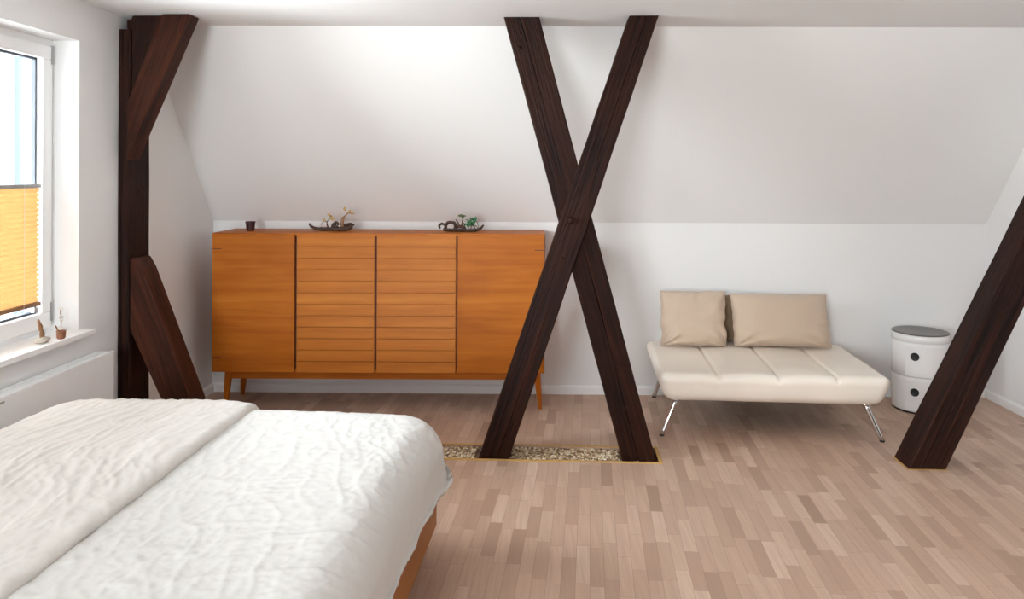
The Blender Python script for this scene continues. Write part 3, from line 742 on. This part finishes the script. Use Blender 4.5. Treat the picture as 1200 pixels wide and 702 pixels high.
# ------------------------------------------------------------------ drum cabinet
def drum():
    r = empty('drum_cabinet', (2.503, 4.935, 0), 'round white two-tier plastic storage drum with black finger holes beside the daybed', 'storage drum')
    R = .172; H = .500
    link('plinth', lathe(bmesh.new(), [(0, 0), (R-.010, 0), (R-.010, .014), (0, .014)], 56), 'black', r)
    zs = [.012, .232, .452]
    for k in (0, 1):
        a, b = zs[k], zs[k+1]
        bm = bmesh.new(); lathe(bm, [(0, a), (R-.004, a), (R, a+.004), (R, b-.014), (R-.003, b-.010), (R-.003, b-.002), (R-.006, b), (0, b)], 72)
        t = link('compartment', bm, 'binw', r, False); 
        for p_ in t.data.polygons: p_.use_smooth = abs(p_.normal.z) < .3
        # curved sliding door with hole
        bm = bmesh.new(); n = 26; a0, a1 = math.radians(-90-8-48), math.radians(-90-8+48)
        zz = (a+.010, b-.020); ri = []
        for i in range(n+1):
            an = a0+(a1-a0)*i/n
            ri.append([bm.verts.new((rr*math.cos(an), rr*math.sin(an), z)) for rr, z in ((R-.002, zz[0]), (R+.0035, zz[0]), (R+.0035, zz[1]), (R-.002, zz[1]))])
        for p, q in zip(ri, ri[1:]):
            for m_ in range(4): bm.faces.new((p[m_], p[(m_+1) % 4], q[(m_+1) % 4], q[m_]))
        bm.faces.new(ri[0]); bm.faces.new(ri[-1][::-1])
        d = link('door', bm, 'binw', t)
        an = math.radians(-90-6.5-27); hz = .368 if k else .141
        # hole disc: dark recessed round finger hole with rim
        an = math.atan2(-.168, 2.378-2.503)
        bm = bmesh.new(); lathe(bm, [(0, .0015), (.021, .0015), (.0235, .004), (.0255, .004), (.0265, -.004), (0, -.004)], 28)
        mt = Matrix.Translation(((R+.003)*math.cos(an), (R+.003)*math.sin(an), hz)) @ Matrix.Rotation(an, 4, 'Z') @ Matrix.Rotation(math.pi/2, 4, 'Y')
        bmesh.ops.transform(bm, matrix=mt, verts=bm.verts[:]); link('finger_hole', bm, 'black', t, True)
    bm = bmesh.new(); lathe(bm, [(0, .452), (R-.003, .452), (R, .455), (R+.001, H-.004), (R-.003, H), (R-.010, H), (R-.013, H-.010), (0, H-.012)], 72)
    t = link('top_rim', bm, 'binw', r)
    for p_ in t.data.polygons: p_.use_smooth = abs(p_.normal.z) < .3
    bm = bmesh.new(); lathe(bm, [(0, H-.011), (R-.014, H-.011), (R-.014, H+.001), (R-.001, H+.001), (R, H+.003), (R-.004, H+.006), (R-.03, H+.004), (0, H+.004)], 64)
    link('tray_lid', bm, 'bing', r, True)
drum()
# ------------------------------------------------------------------ bed
BROT = math.radians(-2.7); BO = Vector((-1.170, 3.036, 0))
BM = Matrix.Translation(BO) @ Matrix.Rotation(BROT, 4, 'Z')   # origin: middle of the foot end, +x right, -y towards the head
HW, LEN = .765, 2.10
def bed():
    r = empty('bed', BO, 'wide wooden bed with a light orange-brown frame in the left foreground', 'bed', rz=BROT)
    zb, zt = .115, .335
    link('side_rail', B(HW-.026, HW, -LEN, 0, zb, zt, bev=.004), 'bedwood', r); link('side_rail', B(-HW, -HW+.026, -LEN, 0, zb, zt, bev=.004), 'bedwood', r)
    link('foot_board', B(-HW+.027, HW-.027, -.026, 0, zb, zt, bev=.003), 'teak', r)
    link('head_board', B(-HW+.027, HW-.027, -LEN, -LEN+.026, zb, zt, bev=.003), 'teak', r)
    for x in (-HW+.20, HW-.20):
        for y in (-LEN+.25, -.25):
            bm = bmesh.new(); lathe(bm, [(0, 0), (.028, 0), (.035, zb+.04), (0, zb+.04)], 20, (x, y, 0)); link('leg', bm, 'teak_leg', r)
    bm = bmesh.new()
    for k in range(14): y = -LEN+.06+(LEN-.16)*k/13; box(bm, -HW+.027, HW-.027, y, y+.06, zb+.055, zb+.07)
    link('slats', bm, 'teak_slat', r)
    link('mattress', soft_box(HW-.035, LEN/2-.035, .165, .05, 20, 30, 6, lambda p: Vector((p.x, p.y-LEN/2, p.z+.360))), 'mattress', r, True)
bed()
LENGTHWISE = ((5.0, 6.0, .10, .0026), (9.0, 6.0, -.12, .0036), (16, 5.0, .2, .0036), (27, 4.0, -.1, .0028), (42, 3.0, .3, .0015))
def crease(x, y, lengthwise=False):
    """linen creases, metres of height"""
    p = Vector((x, y, 0)); w_ = noise.noise_vector(p*1.7)*.35; h = 0
    for (sc, st, ang, amp) in LENGTHWISE if lengthwise else ((3.0, 3.0, .5, .0020), (6.0, 3.2, -.55, .0026), (11, 3.0, .9, .0034), (19, 2.8, -.3, .0036), (31, 2.4, .5, .0026), (48, 2.0, -.8, .0014)):
        c, s = math.cos(ang), math.sin(ang); q = Vector(((c*x-s*y+w_.x*.5)*sc, (s*x+c*y+w_.y*.5)*sc/st, sc))
        n_ = noise.noise(q); h += amp*(1-min(1, abs(n_)*3.6))**1.5
    return h
def drape(name, x_lo, x_hi, top, hw, hfar, drop, rho, rc, off, label, cat, mat, res=.0068, edge_right=None, edge_th=0, amp=1.0, flare=.015, ymin=-LEN, dseed=0):
    """cloth draped over the bed: far edge, and the open sides x_lo / x_hi in bed coords. Outer edge follows a rounded rectangle"""
    bm = bmesh.new(); ext = drop+rho*.6
    X0 = x_lo-ext if x_lo <= -hw+.01 else x_lo; X1 = x_hi+ext if edge_right is None else x_hi
    nx = int((X1-X0)/res); ny = int((hfar+ext-ymin)/res); V = []
    for i in range(nx+1):
        row = []
        for j in range(ny+1):
            x = X0+(X1-X0)*i/nx; y = ymin+(hfar+ext-ymin)*j/ny
            ix, iy = hw-rc, hfar-rc
            cx_ = max(-ix, min(ix, x)); cy_ = min(iy, y); d = Vector((x-cx_, y-cy_)); L = d.length
            sag = .016*(1-(x/hw)**2)*1.0
            dr = 0; px, py = x, y
            cf = math.exp(-((x-hw)**2+(y-hfar)**2)/.10) if edge_right is None else 0; dropl = drop+.035*cf
            if L > 1e-6:
                n_ = d/L
                s = L-(rc-rho)                          # arc length past the start of the bend
                if s > 0:
                    arc = rho*math.pi/2
                    if s < arc: R_ = rho*math.sin(s/rho); dr = rho*(1-math.cos(s/rho))
                    else:
                        e_ = s-arc; R_ = rho+(flare+.030*cf)*(e_/max(drop, .01)); dr = rho+e_
                        R_ += .010*noise.noise(Vector((math.atan2(n_.y, n_.x)*3+x*3, y*4, 3+dseed)))*(e_/drop)
                    m_ = rc-rho+R_+.022*cf; px, py = cx_+n_.x*m_, cy_+n_.y*m_
            dr = min(dr, dropl+.012*noise.noise(Vector((x*5, y*5, dseed))))
            fade = 1-min(1, dr/max(drop, .01))*.5
            h = crease(x+dseed, y, edge_right is not None)*amp*fade+.006*noise.noise(Vector((x*1.9+dseed, y*1.9, 0)))
            # push radially on the hanging part, upward on the top
            z = top+sag*(1 if dr < rho else 0 if dr > rho*2 else (2-dr/rho))-dr
            if dr < rho*.7: z += h
            else: 
                z += h*.3
                if L > 1e-6: px += n_.x*h*.8; py += n_.y*h*.8
            if edge_right is not None:
                xe = edge_right-.0244*y+.006*noise.noise(Vector((y*2.2, 4, 0)))+.004*noise.noise(Vector((y*9, 2, 0)))
                t = (X1-x)                              # distance from the fold lip
                if t < edge_th:                         # rounded lip rolling down
                    a = (edge_th-t)/edge_th*2.25; r_ = edge_th*.46; z -= r_*1.08*(1-math.cos(a)); px = (X1-edge_th)+r_*1.5*math.sin(a)
                z -= .008*max(0, 1-max(0, t-edge_th)/.10); z += .012*min(1, max(0, -y)/.6)
                px += xe-edge_right
            row.append(bm.verts.new((px, py, z)))
        V.append(row)
    grid_faces(bm, V)
    o = link(name, bm, mat, None, True); o.matrix_world = BM
    so = o.modifiers.new('thickness', 'SOLIDIFY'); so.thickness = .014; so.offset = -1
    tag(o, label, cat); return o
drape('duvet', -HW-.04, HW+.030, .560, HW+.030, .050, .205, .135, .185, 0, 'white linen duvet spread over the bed, hanging over its right side and foot end', 'duvet', 'linen', amp=.68)
drape('folded_blanket', -HW-.07, .043, .588, HW+.080, .082, .16, .14, .20, 0, 'cream linen cover folded along the left half of the bed on top of the duvet', 'blanket', 'linen2',
      edge_right=.043, edge_th=.052, amp=1.0, dseed=5.3)
